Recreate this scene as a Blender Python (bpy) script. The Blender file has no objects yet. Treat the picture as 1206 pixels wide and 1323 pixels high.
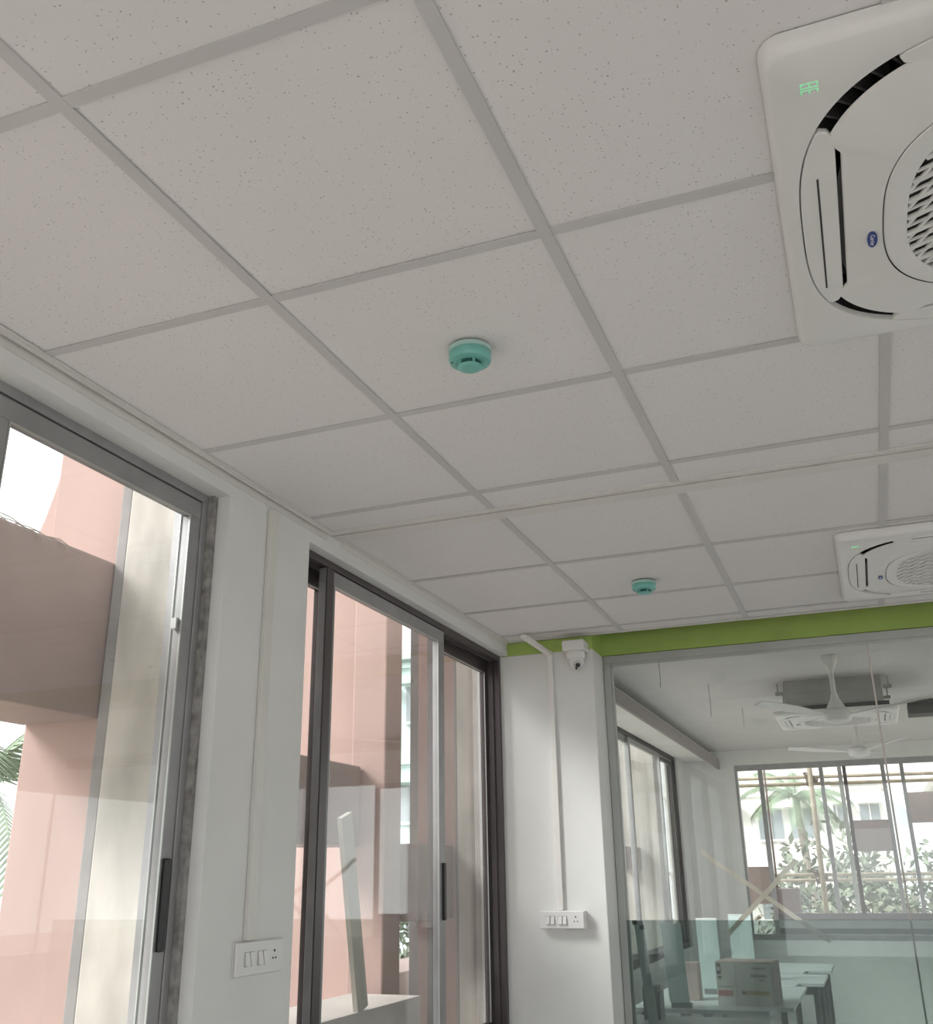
import bpy, bmesh, math, random
from mathutils import Vector, Matrix

random.seed(7)
S = bpy.context.scene
COL = S.collection

# ------------------------------------------------------------------ camera
F_PX, YAW, PITCH, ROLL = 1274.8, .3683, .354, -.0149
right = Vector((math.cos(YAW), math.sin(YAW), 0))
hfwd = Vector((-math.sin(YAW), math.cos(YAW), 0))
fwd = hfwd * math.cos(PITCH) + Vector((0, 0, 1)) * math.sin(PITCH)
up = -hfwd * math.sin(PITCH) + Vector((0, 0, 1)) * math.cos(PITCH)
r2 = right * math.cos(ROLL) + up * math.sin(ROLL)
u2 = -right * math.sin(ROLL) + up * math.cos(ROLL)
cam = bpy.data.cameras.new('camera')
cam.sensor_fit = 'HORIZONTAL'
cam.sensor_width = 36
cam.lens = 36 * F_PX / 1206
cam.clip_start = .02
cam.clip_end = 500
camo = bpy.data.objects.new('camera', cam)
COL.objects.link(camo)
M = Matrix((r2, u2, -fwd)).transposed().to_4x4()
M.translation = (0, 0, 1.565)
camo.matrix_world = M
S.camera = camo

# ------------------------------------------------------------------ world, exposure
W = bpy.data.worlds.new('overcast_sky')
S.world = W
W.use_nodes = True
bg = W.node_tree.nodes['Background']
bg.inputs[0].default_value = (.97, .985, 1, 1)
bg.inputs[1].default_value = 1.9
# hazy sun: large soft disc, high from the window side
sl_ = bpy.data.lights.new('hazy_sun', 'SUN')
sl_.energy = 5.4
sl_.angle = math.radians(24)
sl_.color = (1, .975, .95)
slo = bpy.data.objects.new('hazy_sun', sl_)
COL.objects.link(slo)
slo.location = (-12, -8, 14)
slo.rotation_euler = Vector((.70, .46, -.62)).to_track_quat('-Z', 'Y').to_euler()
vs = S.view_settings
vs.view_transform = 'Standard'
vs.look = 'None'
vs.gamma = 1
vs.use_curve_mapping = False
vs.exposure = 0.2

# ------------------------------------------------------------------ materials
MATS = {}


def mat(name, col, rough=.6, metal=0, var=.0, vscale=8, bump=0, bscale=60, spec=.5, stretch=None):
    if name in MATS:
        return MATS[name]
    m = bpy.data.materials.new(name)
    m.use_nodes = True
    nt = m.node_tree
    b = nt.nodes['Principled BSDF']
    b.inputs['Roughness'].default_value = rough
    b.inputs['Metallic'].default_value = metal
    b.inputs['Specular IOR Level'].default_value = spec
    tc = nt.nodes.new('ShaderNodeTexCoord')
    src = tc.outputs['Object']
    if stretch:
        mp = nt.nodes.new('ShaderNodeMapping')
        mp.inputs['Scale'].default_value = stretch
        nt.links.new(src, mp.inputs[0])
        src = mp.outputs[0]
    n = nt.nodes.new('ShaderNodeTexNoise')
    n.inputs['Scale'].default_value = vscale
    n.inputs['Detail'].default_value = 5
    nt.links.new(src, n.inputs['Vector'])
    r = nt.nodes.new('ShaderNodeValToRGB')
    r.color_ramp.elements[0].position = .3
    r.color_ramp.elements[1].position = .7
    r.color_ramp.elements[0].color = tuple(c * (1 - var) for c in col) + (1,)
    r.color_ramp.elements[1].color = tuple(min(1, c * (1 + var * .6)) for c in col) + (1,)
    nt.links.new(n.outputs['Fac'], r.inputs[0])
    nt.links.new(r.outputs[0], b.inputs['Base Color'])
    if bump:
        n2 = nt.nodes.new('ShaderNodeTexNoise')
        n2.inputs['Scale'].default_value = bscale
        n2.inputs['Detail'].default_value = 4
        nt.links.new(src, n2.inputs['Vector'])
        bp = nt.nodes.new('ShaderNodeBump')
        bp.inputs['Strength'].default_value = bump
        bp.inputs['Distance'].default_value = .004
        nt.links.new(n2.outputs['Fac'], bp.inputs['Height'])
        nt.links.new(bp.outputs[0], b.inputs['Normal'])
    MATS[name] = m
    return m


def glass(name, tint, dirt_haze, dcol=(.6, .6, .6), refl=1.0):
    if name in MATS:
        return MATS[name]
    m = bpy.data.materials.new(name)
    m.use_nodes = True
    nt = m.node_tree
    nt.nodes.clear()
    out = nt.nodes.new('ShaderNodeOutputMaterial')
    tr = nt.nodes.new('ShaderNodeBsdfTransparent')
    tr.inputs[0].default_value = tint + (1,)
    gl = nt.nodes.new('ShaderNodeBsdfGlossy')
    gl.inputs['Roughness'].default_value = .01
    gl.inputs[0].default_value = (refl, refl, refl, 1)
    # Schlick reflectance, the same on both sides of the pane
    lw = nt.nodes.new('ShaderNodeLayerWeight')
    lw.inputs['Blend'].default_value = .5
    pw = nt.nodes.new('ShaderNodeMath')
    pw.operation = 'POWER'
    pw.inputs[1].default_value = 5
    nt.links.new(lw.outputs['Facing'], pw.inputs[0])
    fr = nt.nodes.new('ShaderNodeMath')
    fr.operation = 'MULTIPLY_ADD'
    fr.inputs[1].default_value = .96
    fr.inputs[2].default_value = .04
    nt.links.new(pw.outputs[0], fr.inputs[0])
    mx = nt.nodes.new('ShaderNodeMixShader')
    nt.links.new(fr.outputs[0], mx.inputs[0])
    nt.links.new(tr.outputs[0], mx.inputs[1])
    nt.links.new(gl.outputs[0], mx.inputs[2])
    df = nt.nodes.new('ShaderNodeBsdfDiffuse')
    df.inputs[0].default_value = dcol + (1,)
    tc = nt.nodes.new('ShaderNodeTexCoord')
    n = nt.nodes.new('ShaderNodeTexNoise')
    n.inputs['Scale'].default_value = 3
    n.inputs['Detail'].default_value = 6
    nt.links.new(tc.outputs['Object'], n.inputs['Vector'])
    mr = nt.nodes.new('ShaderNodeMapRange')
    mr.inputs['From Min'].default_value = .3
    mr.inputs['From Max'].default_value = .7
    mr.inputs['To Min'].default_value = dirt_haze * .5
    mr.inputs['To Max'].default_value = dirt_haze * 1.5
    nt.links.new(n.outputs['Fac'], mr.inputs['Value'])
    m2 = nt.nodes.new('ShaderNodeMixShader')
    nt.links.new(mr.outputs[0], m2.inputs[0])
    nt.links.new(mx.outputs[0], m2.inputs[1])
    nt.links.new(df.outputs[0], m2.inputs[2])
    nt.links.new(m2.outputs[0], out.inputs[0])
    MATS[name] = m
    return m


def tile_material():
    m = bpy.data.materials.new('mineral_fibre')
    m.use_nodes = True
    nt = m.node_tree
    b = nt.nodes['Principled BSDF']
    b.inputs['Roughness'].default_value = .95
    b.inputs['Specular IOR Level'].default_value = .1
    tc = nt.nodes.new('ShaderNodeNewGeometry')
    src = tc.outputs['Position']
    nz = nt.nodes.new('ShaderNodeTexNoise')
    nz.inputs['Scale'].default_value = 40
    nt.links.new(src, nz.inputs['Vector'])
    add = nt.nodes.new('ShaderNodeVectorMath')
    add.operation = 'MULTIPLY_ADD'
    add.inputs[1].default_value = (.012, .012, .012)
    nt.links.new(nz.outputs['Color'], add.inputs[0])
    nt.links.new(src, add.inputs[2])
    v = nt.nodes.new('ShaderNodeTexVoronoi')
    v.inputs['Scale'].default_value = 140
    nt.links.new(add.outputs[0], v.inputs['Vector'])
    sep = nt.nodes.new('ShaderNodeSeparateColor')
    nt.links.new(v.outputs['Color'], sep.inputs[0])
    # pit radius depends on a random value of its cell, many cells have none
    rad = nt.nodes.new('ShaderNodeMapRange')
    rad.inputs['From Min'].default_value = .28
    rad.inputs['From Max'].default_value = 1.0
    rad.inputs['To Min'].default_value = .0
    rad.inputs['To Max'].default_value = .235
    nt.links.new(sep.outputs[0], rad.inputs['Value'])
    lt = nt.nodes.new('ShaderNodeMath')
    lt.operation = 'LESS_THAN'
    nt.links.new(v.outputs['Distance'], lt.inputs[0])
    nt.links.new(rad.outputs[0], lt.inputs[1])
    n2 = nt.nodes.new('ShaderNodeTexNoise')
    n2.inputs['Scale'].default_value = 2.3
    n2.inputs['Detail'].default_value = 4
    nt.links.new(src, n2.inputs['Vector'])
    r = nt.nodes.new('ShaderNodeValToRGB')
    r.color_ramp.elements[0].color = (.80, .775, .785, 1)
    r.color_ramp.elements[1].color = (.82, .805, .81, 1)
    nt.links.new(n2.outputs['Fac'], r.inputs[0])
    mx = nt.nodes.new('ShaderNodeMix')
    mx.data_type = 'RGBA'
    nt.links.new(lt.outputs[0], mx.inputs['Factor'])
    nt.links.new(r.outputs[0], mx.inputs[6])
    mx.inputs[7].default_value = (.47, .45, .44, 1)
    nt.links.new(mx.outputs[2], b.inputs['Base Color'])
    bp = nt.nodes.new('ShaderNodeBump')
    bp.inputs['Strength'].default_value = .25
    bp.inputs['Distance'].default_value = .002
    n3 = nt.nodes.new('ShaderNodeTexNoise')
    n3.inputs['Scale'].default_value = 220
    nt.links.new(src, n3.inputs['Vector'])
    nt.links.new(n3.outputs['Fac'], bp.inputs['Height'])
    nt.links.new(bp.outputs[0], b.inputs['Normal'])
    return m


def emis(name, col, s):
    m = bpy.data.materials.new(name)
    m.use_nodes = True
    b = m.node_tree.nodes['Principled BSDF']
    b.inputs['Base Color'].default_value = col + (1,)
    b.inputs['Emission Color'].default_value = col + (1,)
    b.inputs['Emission Strength'].default_value = s
    return m


TILE = tile_material()
TBAR = mat('grid_enamel', (.61, .595, .60), .55, var=.04, vscale=4)
TRIM = mat('trim_enamel', (.76, .74, .72), .5, var=.05, vscale=5)
WALL = mat('wall_paint', (.78, .79, .775), .75, var=.05, vscale=3, bump=.08, bscale=30)
GREEN = mat('green_paint', (.40, .55, .14), .7, var=.10, vscale=5, bump=.1, bscale=40)
SLAB = mat('slab_paint', (.62, .62, .61), .9, var=.06, vscale=2, bump=.1)
FLOOR = mat('floor_tile', (.72, .70, .68), .45, var=.06, vscale=2)
ALU = mat('grey_anodised', (.34, .338, .345), .42, metal=.3, var=.12, vscale=9)
ALUD = mat('dark_anodised', (.095, .080, .083), .4, metal=.3, var=.12, vscale=9)
ALUL = mat('mill_aluminium', (.50, .52, .50), .38, metal=.5, var=.06, vscale=6)
MORTAR = mat('rough_mortar', (.33, .32, .31), .95, var=.45, vscale=28, bump=.9, bscale=45)
PVC = mat('white_pvc', (.83, .82, .79), .4, var=.02)
PVCY = mat('yellowish_pvc', (.74, .735, .69), .45, var=.05)  # close to the wall tone, with a slight yellow
PLASTIC = mat('white_plastic', (.80, .80, .79), .35, var=.015)
PLASTIC2 = mat('grey_plastic', (.60, .61, .60), .45, var=.02)
DARK = mat('dark_void', (.035, .034, .034), .6, var=.2)
TEAL = mat('teal_plastic', (.20, .53, .48), .3, var=.04)
TEALC = mat('clear_cover', (.45, .66, .62), .25, var=.03)
BLUE = mat('logo_blue', (.03, .06, .25), .4)
INKW = mat('logo_white', (.8, .8, .85), .5)
PINK = mat('terracotta_paint', (.41, .283, .253), .85, var=.16, vscale=2.2, bump=.25, bscale=18, stretch=(1, 1, .35))
BROWN = mat('shaded_brown', (.30, .225, .21), .85, var=.18, vscale=2.5, bump=.25, bscale=18)  # brown takes in the shade on the beam faces turned inwards
CONC = mat('raw_concrete', (.47, .44, .40), .92, var=.32, vscale=5, bump=.5, bscale=26, stretch=(1, 1, .45))
CONCG = mat('grey_cement', (.25, .235, .23), .92, var=.2, vscale=6, bump=.3)
GLASS = glass('window_glass', (.97, .98, .975), .035, (.72, .68, .66))
PGLASS = glass('partition_glass', (.965, .98, .972), .012)
TGLASS = glass('tinted_sheet_glass', (.62, .675, .66), .06, (.32, .37, .365))  # grey-green diffuse share stands in for the hazy reflection of the room
FROST = mat('frosted_screen', (.66, .76, .75), .25, var=.04)
TAPE = mat('paper_tape', (.80, .76, .69), .7, var=.06)
_nt = TAPE.node_tree
_tl = _nt.nodes.new('ShaderNodeBsdfTranslucent')
_tl.inputs[0].default_value = (.95, .92, .86, 1)
_ms = _nt.nodes.new('ShaderNodeMixShader')
_ms.inputs[0].default_value = .65
_nt.links.new(_nt.nodes['Principled BSDF'].outputs[0], _ms.inputs[1])
_nt.links.new(_tl.outputs[0], _ms.inputs[2])
_nt.links.new(_ms.outputs[0], _nt.nodes['Material Output'].inputs[0])
CARD = mat('carton_board', (.72, .69, .66), .8, var=.05)
CARDP = mat('carton_top', (.66, .50, .47), .8, var=.06)
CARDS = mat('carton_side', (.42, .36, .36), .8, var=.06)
INK = mat('carton_ink', (.16, .16, .16), .8)
INKR = mat('carton_red', (.52, .20, .20), .8)
INKY = mat('carton_ochre', (.52, .40, .22), .8)
DESK = mat('desk_laminate', (.80, .81, .82), .35, var=.02)
DESKL = mat('desk_steel', (.30, .31, .32), .4, metal=.5)
GREYB = mat('grey_board', (.40, .41, .42), .7, var=.08)
PINKB = mat('pink_box_board', (.52, .40, .38), .75, var=.08)
WOOD = mat('raw_board', (.40, .375, .33), .8, var=.10, vscale=4, stretch=(6, 6, .6))
BAMBOO = mat('bamboo', (.42, .36, .27), .6, var=.25, vscale=6)
ROPE = mat('coir_rope', (.16, .12, .09), .95, var=.3, vscale=40)
LEAF = mat('palm_green', (.20, .27, .17), .6, var=.35, vscale=3)
LEAF2 = mat('bush_green', (.17, .20, .14), .7, var=.4, vscale=1.5)
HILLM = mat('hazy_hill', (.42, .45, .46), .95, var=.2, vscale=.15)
BARK = mat('palm_bark', (.30, .26, .22), .9, var=.25, vscale=12)
BLDG = mat('white_render', (.84, .83, .80), .85, var=.04, vscale=.6)
BLDG2 = mat('pale_teal_render', (.55, .68, .66), .85, var=.05, vscale=.6)
BWIN = mat('distant_window', (.30, .34, .36), .3)
STEEL = mat('galvanised', (.42, .42, .41), .45, metal=.5, var=.12, vscale=10)
BLACKP = mat('black_plastic', (.02, .02, .02), .4)
GREEND = emis('led_green', (.28, .72, .40), .40)


# ------------------------------------------------------------------ mesh helpers
def B(bm, x0, x1, y0, y1, z0, z1, mx=None):
    v = [bm.verts.new(p) for p in ((x0, y0, z0), (x1, y0, z0), (x1, y1, z0), (x0, y1, z0),
                                   (x0, y0, z1), (x1, y0, z1), (x1, y1, z1), (x0, y1, z1))]
    if mx is not None:
        for q in v:
            q.co = mx @ q.co
    for f in ((3, 2, 1, 0), (4, 5, 6, 7), (0, 1, 5, 4), (1, 2, 6, 5), (2, 3, 7, 6), (3, 0, 4, 7)):
        bm.faces.new([v[i] for i in f])


def link(name, me, m, parent=None):
    o = bpy.data.objects.new(name, me)
    COL.objects.link(o)
    if m is not None and not me.materials:
        for q in (m if isinstance(m, (list, tuple)) else [m]):
            me.materials.append(q)
    if parent is not None:
        o.parent = parent
    return o


def fin(name, bm, m, parent=None, smooth=False, bevel=0):
    bmesh.ops.recalc_face_normals(bm, faces=bm.faces)
    if bevel:
        bmesh.ops.bevel(bm, geom=[e for e in bm.edges if e.calc_face_angle(0) > .6], offset=bevel, segments=2,
                        affect='EDGES', profile=.5)
    me = bpy.data.meshes.new(name)
    bm.to_mesh(me)
    bm.free()
    if smooth:
        for p in me.polygons:
            p.use_smooth = True
        try:
            me.set_sharp_from_angle(angle=.7)
        except Exception:
            pass
    return link(name, me, m, parent)


def boxes(name, lst, m, parent=None, bevel=0):
    bm = bmesh.new()
    for b in lst:
        B(bm, *b)
    return fin(name, bm, m, parent, bevel=bevel)


def tag(o, label, cat, group=None, kind=None):
    o['label'] = label
    o['category'] = cat
    if group:
        o['group'] = group
    if kind:
        o['kind'] = kind
    return o


def empty(name, loc, label, cat, group=None, kind=None, rz=0):
    o = bpy.data.objects.new(name, None)
    o.empty_display_size = .1
    COL.objects.link(o)
    o.location = loc
    o.rotation_euler = (0, 0, rz)
    return tag(o, label, cat, group, kind)


def tube(bm, pts, r, n=8, r1=None):
    """bent tube through points, radius r -> r1"""
    pts = [Vector(p) for p in pts]
    rings = []
    for i, p in enumerate(pts):
        d = (pts[min(i + 1, len(pts) - 1)] - pts[max(i - 1, 0)]).normalized()
        a = Vector((0, 0, 1)) if abs(d.z) < .9 else Vector((1, 0, 0))
        e1 = d.cross(a).normalized()
        e2 = d.cross(e1)
        rr = r if r1 is None else r + (r1 - r) * i / (len(pts) - 1)
        rings.append([bm.verts.new(p + (e1 * math.cos(t) + e2 * math.sin(t)) * rr)
                      for t in [2 * math.pi * k / n for k in range(n)]])
    for a, b in zip(rings, rings[1:]):
        for k in range(n):
            bm.faces.new((a[k], a[(k + 1) % n], b[(k + 1) % n], b[k]))
    bm.faces.new(rings[0][::-1])
    bm.faces.new(rings[-1])


def lathe(bm, prof, n=32, c=(0, 0)):
    """profile [(r,z)...] around z"""
    rings = []
    for r, z in prof:
        if r < 1e-6:
            rings.append([bm.verts.new((c[0], c[1], z))])
        else:
            rings.append([bm.verts.new((c[0] + r * math.cos(2 * math.pi * k / n), c[1] + r * math.sin(2 * math.pi * k / n), z))
                          for k in range(n)])
    for a, b in zip(rings, rings[1:]):
        for k in range(n):
            k2 = (k + 1) % n
            if len(a) == 1 and len(b) == 1:
                continue
            if len(a) == 1:
                bm.faces.new((a[0], b[k], b[k2]))
            elif len(b) == 1:
                bm.faces.new((a[k], a[k2], b[0]))
            else:
                bm.faces.new((a[k], a[k2], b[k2], b[k]))


def prism(bm, poly, z0, z1):
    a = [bm.verts.new((x, y, z0)) for x, y in poly]
    b = [bm.verts.new((x, y, z1)) for x, y in poly]
    bm.faces.new(a[::-1])
    bm.faces.new(b)
    n = len(poly)
    for k in range(n):
        bm.faces.new((a[k], a[(k + 1) % n], b[(k + 1) % n], b[k]))


def text_mesh(name, s, size, m, parent, loc, rot, extrude=.0004, align='CENTER'):
    c = bpy.data.curves.new(name, 'FONT')
    c.body = s
    c.size = size
    c.extrude = extrude
    c.align_x = align
    c.align_y = 'CENTER'
    c.resolution_u = 3
    tmp = bpy.data.objects.new(name + '_tmp', c)
    COL.objects.link(tmp)
    dg = bpy.context.evaluated_depsgraph_get()
    me = bpy.data.meshes.new_from_object(tmp.evaluated_get(dg))
    bpy.data.objects.remove(tmp)
    me.materials.clear()
    o = link(name, me, m, parent)
    o.location = loc
    o.rotation_euler = rot
    return o


def copy_tree(o, parent=None):
    c = o.copy()
    COL.objects.link(c)
    c.parent = parent
    for ch in list(o.children):
        copy_tree(ch, c)
    return c


# ================================================================== THE SETTING
XW = -1.63          # inner face of the window wall of the near room
ZC = 2.70           # suspended ceiling
ZS = 2.98           # slab
ST = 'structure'
tag(boxes('floor', [(-2.3, 6, -4.3, 13.0, -.12, 0)], FLOOR), 'pale floor running through both rooms', 'floor', kind=ST)
tag(boxes('ceiling_slab', [(-1.80, 6, -4.3, 5.1, ZS, ZS + .15), (-2.3, 6, 5.1, 13.0, ZS, ZS + .15)], SLAB),
    'bare grey concrete slab ceiling seen beyond the glass partition', 'ceiling', kind=ST)

# ---- left wall of the near room with three window openings
HZ, SZ = 2.632, .86
w = boxes('wall_left', [
    (-1.80, XW, -4.3, 4.98, HZ, ZS),                # head
    (-1.80, XW, -4.3, 4.98, 0, SZ),                 # sill wall
    (-1.80, XW, -4.3, -3.6, SZ, HZ),
    (-1.80, XW, -.35, .10, SZ, HZ),
    (-1.80, XW, 2.285, 2.75, SZ, HZ),               # pilaster between the two windows in view
], WALL)
tag(w, 'off white window wall with a plain pilaster between two tall windows', 'wall', kind=ST)
tag(boxes('wall_back', [(-1.8, 6, -4.3, -4.15, 0, .8), (-1.8, 6, -4.3, -4.15, 2.63, ZS), (-1.8, -1.2, -4.3, -4.15, .8, 2.63),
                        (5, 6, -4.3, -4.15, .8, 2.63)], WALL), 'off white wall behind the viewer with an unseen wide opening added to let daylight in', 'wall', kind=ST)  # opening added out of view so sky light floods the room
tag(boxes('wall_right', [(5.8, 6, -4.15, 13, 0, .8), (5.8, 6, -3.4, 2.0, .8, 2.6), (5.8, 6, -4.15, 13, 2.6, ZS), (5.8, 6, -4.15, -3.4, .8, 2.6), (5.8, 6, 4.4, 5.6, .8, 2.6),
                         (5.8, 6, 12.4, 13, .8, 2.6)], WALL), 'off white wall on the far right side with unseen wide openings added to let daylight in', 'wall', kind=ST)  # unseen openings, placed to brighten the far ceiling and the pillar

# ---- pillar carrying the switchboard, green band at its top
p = boxes('wall_end', [(-1.80, -1.18, 4.98, 5.1, 0, 2.63), (-1.80, -1.18, 4.78, 4.98, 0, 2.63)], WALL, bevel=.004)
tag(p, 'white pillar carrying a switchboard beside the glass partition', 'pillar', kind=ST)
g = boxes('trim_1', [(-1.80, -1.18, 4.78, 4.98, 2.63, ZS), (-1.80, 6, 4.98, 5.1, 2.63, ZS)], GREEN)
tag(g, 'olive green painted beam band under the suspended ceiling', 'beam', kind=ST)

# ---- room beyond
X3 = -2.09
tag(boxes('wall_left_beyond', [(-2.25, X3, 5.1, 13.0, 2.90, ZS), (-2.25, X3, 5.1, 13, 0, .78), (-2.25, X3, 12.42, 13.0, .78, 2.90),
                               (-2.25, X3, 5.1, 6.6, .78, 2.9)],
          WALL), 'white window wall of the room beyond the glass', 'wall', kind=ST)
tag(boxes('wall_far', [(-2.09, -1.47, 12.8, 13.0, 0, ZS), (-1.47, 6, 12.8, 13.0, 2.80, ZS), (-1.47, 6, 12.8, 13, 0, .83)], WALL),
    'white end wall of the room beyond around its wide window', 'wall', kind=ST)
tag(boxes('trim_2', [(-1.66, -1.635, 5.12, 12.79, 2.765, 2.875)], mat('grey_fascia', (.27, .245, .24), .6, var=.05)),
    'grey brown fascia strip hanging along the ceiling edge beyond the glass', 'fascia', kind=ST)
tag(boxes('trim_3', [(X3, -1.66, 5.12, 12.79, 2.875, 2.90)], WALL),
    'white soffit board between the grey fascia and the far side window', 'soffit', kind=ST)


# ---- windows in the left wall
def window_y(name, label, xo, y0, y1, z0, z1, sashes, depth=.10, fw=.026, m=ALU, tm=None):
    """window in a wall along y; frame front at xo, going outwards (-x). sashes: (ya, yb, track, mat, handle y or None)"""
    root = empty(name, (xo, (y0 + y1) / 2, z0), label, 'window', kind=ST)
    inv = Matrix.Translation((-xo, -(y0 + y1) / 2, -z0))

    def add(nm, lst, mm, par, bevel=0):
        bm = bmesh.new()
        for b in lst:
            B(bm, *b, mx=inv)
        return fin(nm, bm, mm, par, bevel=bevel)
    xb = xo - depth
    fl = [(xb, xo, y0, y1, z1 - fw, z1), (xb, xo, y0, y1, z0, z0 + fw), (xb, xo, y0, y0 + fw, z0 + fw, z1 - fw),
          (xb, xo, y1 - fw, y1, z0 + fw, z1 - fw)]
    add('frame', fl, m, root, .002)
    # guide rails of the sliding tracks
    add('track', [(xb + .031, xb + .035, y0 + fw, y1 - fw, z1 - fw - .012, z1 - fw),
                  (xb + .065, xb + .069, y0 + fw, y1 - fw, z1 - fw - .012, z1 - fw),
                  (xb + .031, xb + .035, y1 - fw - .012, y1 - fw, z0 + fw, z1 - fw - .012),
                  (xb + .065, xb + .069, y1 - fw - .012, y1 - fw, z0 + fw, z1 - fw - .012)], tm or ALUL, root)
    for ya, yb, tr, sm, hy, sw in sashes:
        xs1 = xo - .003 - tr * .034
        xs0 = xs1 - .028
        za, zb = z0 + fw + .001, z1 - fw - .004
        rail = .052
        sash = add('sash', [(xs0, xs1, ya, yb, zb - rail, zb), (xs0, xs1, ya, yb, za, za + rail),
                            (xs0, xs1, ya, ya + sw, za + rail, zb - rail), (xs0, xs1, yb - sw, yb, za + rail, zb - rail)], sm, root, .002)
        xg = (xs0 + xs1) / 2
        add('pane', [(xg - .003, xg + .003, ya + sw - .004, yb - sw + .004, za + rail - .004, zb - rail + .004)], GLASS, sash)
        add('gasket', [(xs1 - .004, xs1 + .001, ya + sw, yb - sw, zb - rail - .005, zb - rail),
                       (xs1 - .004, xs1 + .001, ya + sw, ya + sw + .004, za + rail, zb - rail - .005),
                       (xs1 - .004, xs1 + .001, yb - sw - .004, yb - sw, za + rail, zb - rail - .005)], ALUL, sash)
        if hy is not None:
            add('handle', [(xs1, xs1 + .012, hy - .011, hy + .011, 1.40, 1.62)], BLACKP, sash, .003)
    return root, add


w1, add1 = window_y('window_1', 'large grey framed sliding window nearest the viewer', -1.69, .10, 2.265, SZ, HZ,
                    [(.13, 1.53, 1, ALU, None, .045), (1.47, 2.237, 0, ALU, 2.21, .045)])
add1('mortar_joint', [(-1.79, -1.672, 2.265, 2.285, SZ, HZ)], MORTAR, w1)
add1('lock_keeper', [(-1.716, -1.70, 2.176, 2.190, 2.215, 2.245)], ALUL, w1)
w2, add2 = window_y('window_2', 'tall sliding window with three dark framed panes before the pillar', -1.67, 2.75, 4.78, SZ, HZ,
                    [(2.78, 3.06, 2, ALUD, None, .03), (2.945, 4.03, 0, ALU, 4.005, .066), (4.06, 4.754, 2, ALUD, None, .02)], m=ALUD, tm=ALUD)
lk = [c for c in w2.children if c.name.startswith('sash')][1]
add2('interlock', [(-1.672, -1.667, 2.945, 2.993, SZ + .03, HZ - .03)], ALUD, lk)
st = add2('sticker', [(-1.7475, -1.7465, 2.90, 2.945, 2.41, 2.475)], mat('sticker_paper', (.75, .72, .70), .6), w2)
add2('print', [(-1.7465, -1.746, 2.903, 2.942, 2.413, 2.435)], INK, st)
window_y('window_3', 'grey framed sliding window behind the viewer', -1.69, -3.6, -.35, SZ, HZ,
         [(-3.57, -1.9, 1, ALU, None, .045), (-2.0, -.38, 0, ALU, None, .045)])
window_y('window_4', 'dark framed side window of the room beyond the glass', X3 - .03, 6.6, 12.42, .78, 2.90,
         [(6.64, 8.4, 0, ALU, None, .06), (8.3, 9.99, 1, ALU, None, .06), (9.85, 11.47, 0, ALU, None, .06), (11.40, 12.37, 1, ALUD, None, .06)], fw=.05, m=ALUD)

# far window, facing the viewer
root = empty('window_5', (0.77, 12.8, .83), 'wide end window with slender grey mullions beyond the glass', 'window', kind=ST)


def addf(nm, lst, mm, par, bevel=0):
    bm = bmesh.new()
    for b in lst:
        B(bm, *b, mx=Matrix.Translation((-.77, -12.8, -.83)))
    return fin(nm, bm, mm, par, bevel=bevel)


addf('frame', [(-1.47, 3.0, 12.81, 12.90, 2.735, 2.80), (-1.47, 3.0, 12.81, 12.90, .83, .89), (-1.47, -1.44, 12.81, 12.90, .89, 2.735),
               (2.96, 3.0, 12.81, 12.90, .89, 2.735)], ALU, root)
mus = [(-1.195, -1.143, ALU), (-.49, -.445, ALU), (-.282, -.236, ALUL), (-.226, -.186, ALUD), (.195, .24, ALU), (.403, .444, ALU), (.95, 1.0, ALU), (1.7, 1.75, ALU), (2.4, 2.45, ALU)]
for a, b, mm in mus:
    addf('mullion', [(a, b, 12.82, 12.88, .89 if a < -1.15 else 1.116, 2.735)], mm, root)
addf('spandrel_rail', [(-1.143, 2.96, 12.818, 12.890, 1.045, 1.115), (-1.143, 2.96, 12.818, 12.890, .90, .955)], mat('rail_dark', (.12, .125, .125), .5), root)
addf('spandrel_panel', [(-1.143, 2.96, 12.825, 12.885, .956, 1.044)], mat('spandrel_grey', (.50, .51, .50), .5), root)
ed = [-1.44] + [q for a, b, _ in mus for q in (a, b)] + [2.96]
for k in range(0, len(ed), 2):
    if ed[k + 1] - ed[k] > .03:
        addf('pane', [(ed[k], ed[k + 1], 12.846, 12.852, .89 if ed[k] < -1.2 else 1.116, 2.735)], GLASS, root)

# ================================================================== SUSPENDED CEILING
ACS = [(.46, 1.65), (.48, 4.055)]
HOLES = [(cx - .43, cx + .43, cy - .43, cy + .43) for cx, cy in ACS]


def subtract(rect, hole):
    x0, x1, y0, y1 = rect
    a, b, c, d = hole
    if b <= x0 or a >= x1 or d <= y0 or c >= y1:
        return [rect]
    out = []
    if x0 < a:
        out.append((x0, a, y0, y1))
    if x1 > b:
        out.append((b, x1, y0, y1))
    xa, xb = max(x0, a), min(x1, b)
    if y0 < c:
        out.append((xa, xb, y0, c))
    if y1 > d:
        out.append((xa, xb, d, y1))
    return out


def clip(rect):
    rs = [rect]
    for h in HOLES:
        rs = [q for r in rs for q in subtract(r, h)]
    return [r for r in rs if r[1] - r[0] > .004 and r[3] - r[2] > .004]


tile_cache = {}


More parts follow.
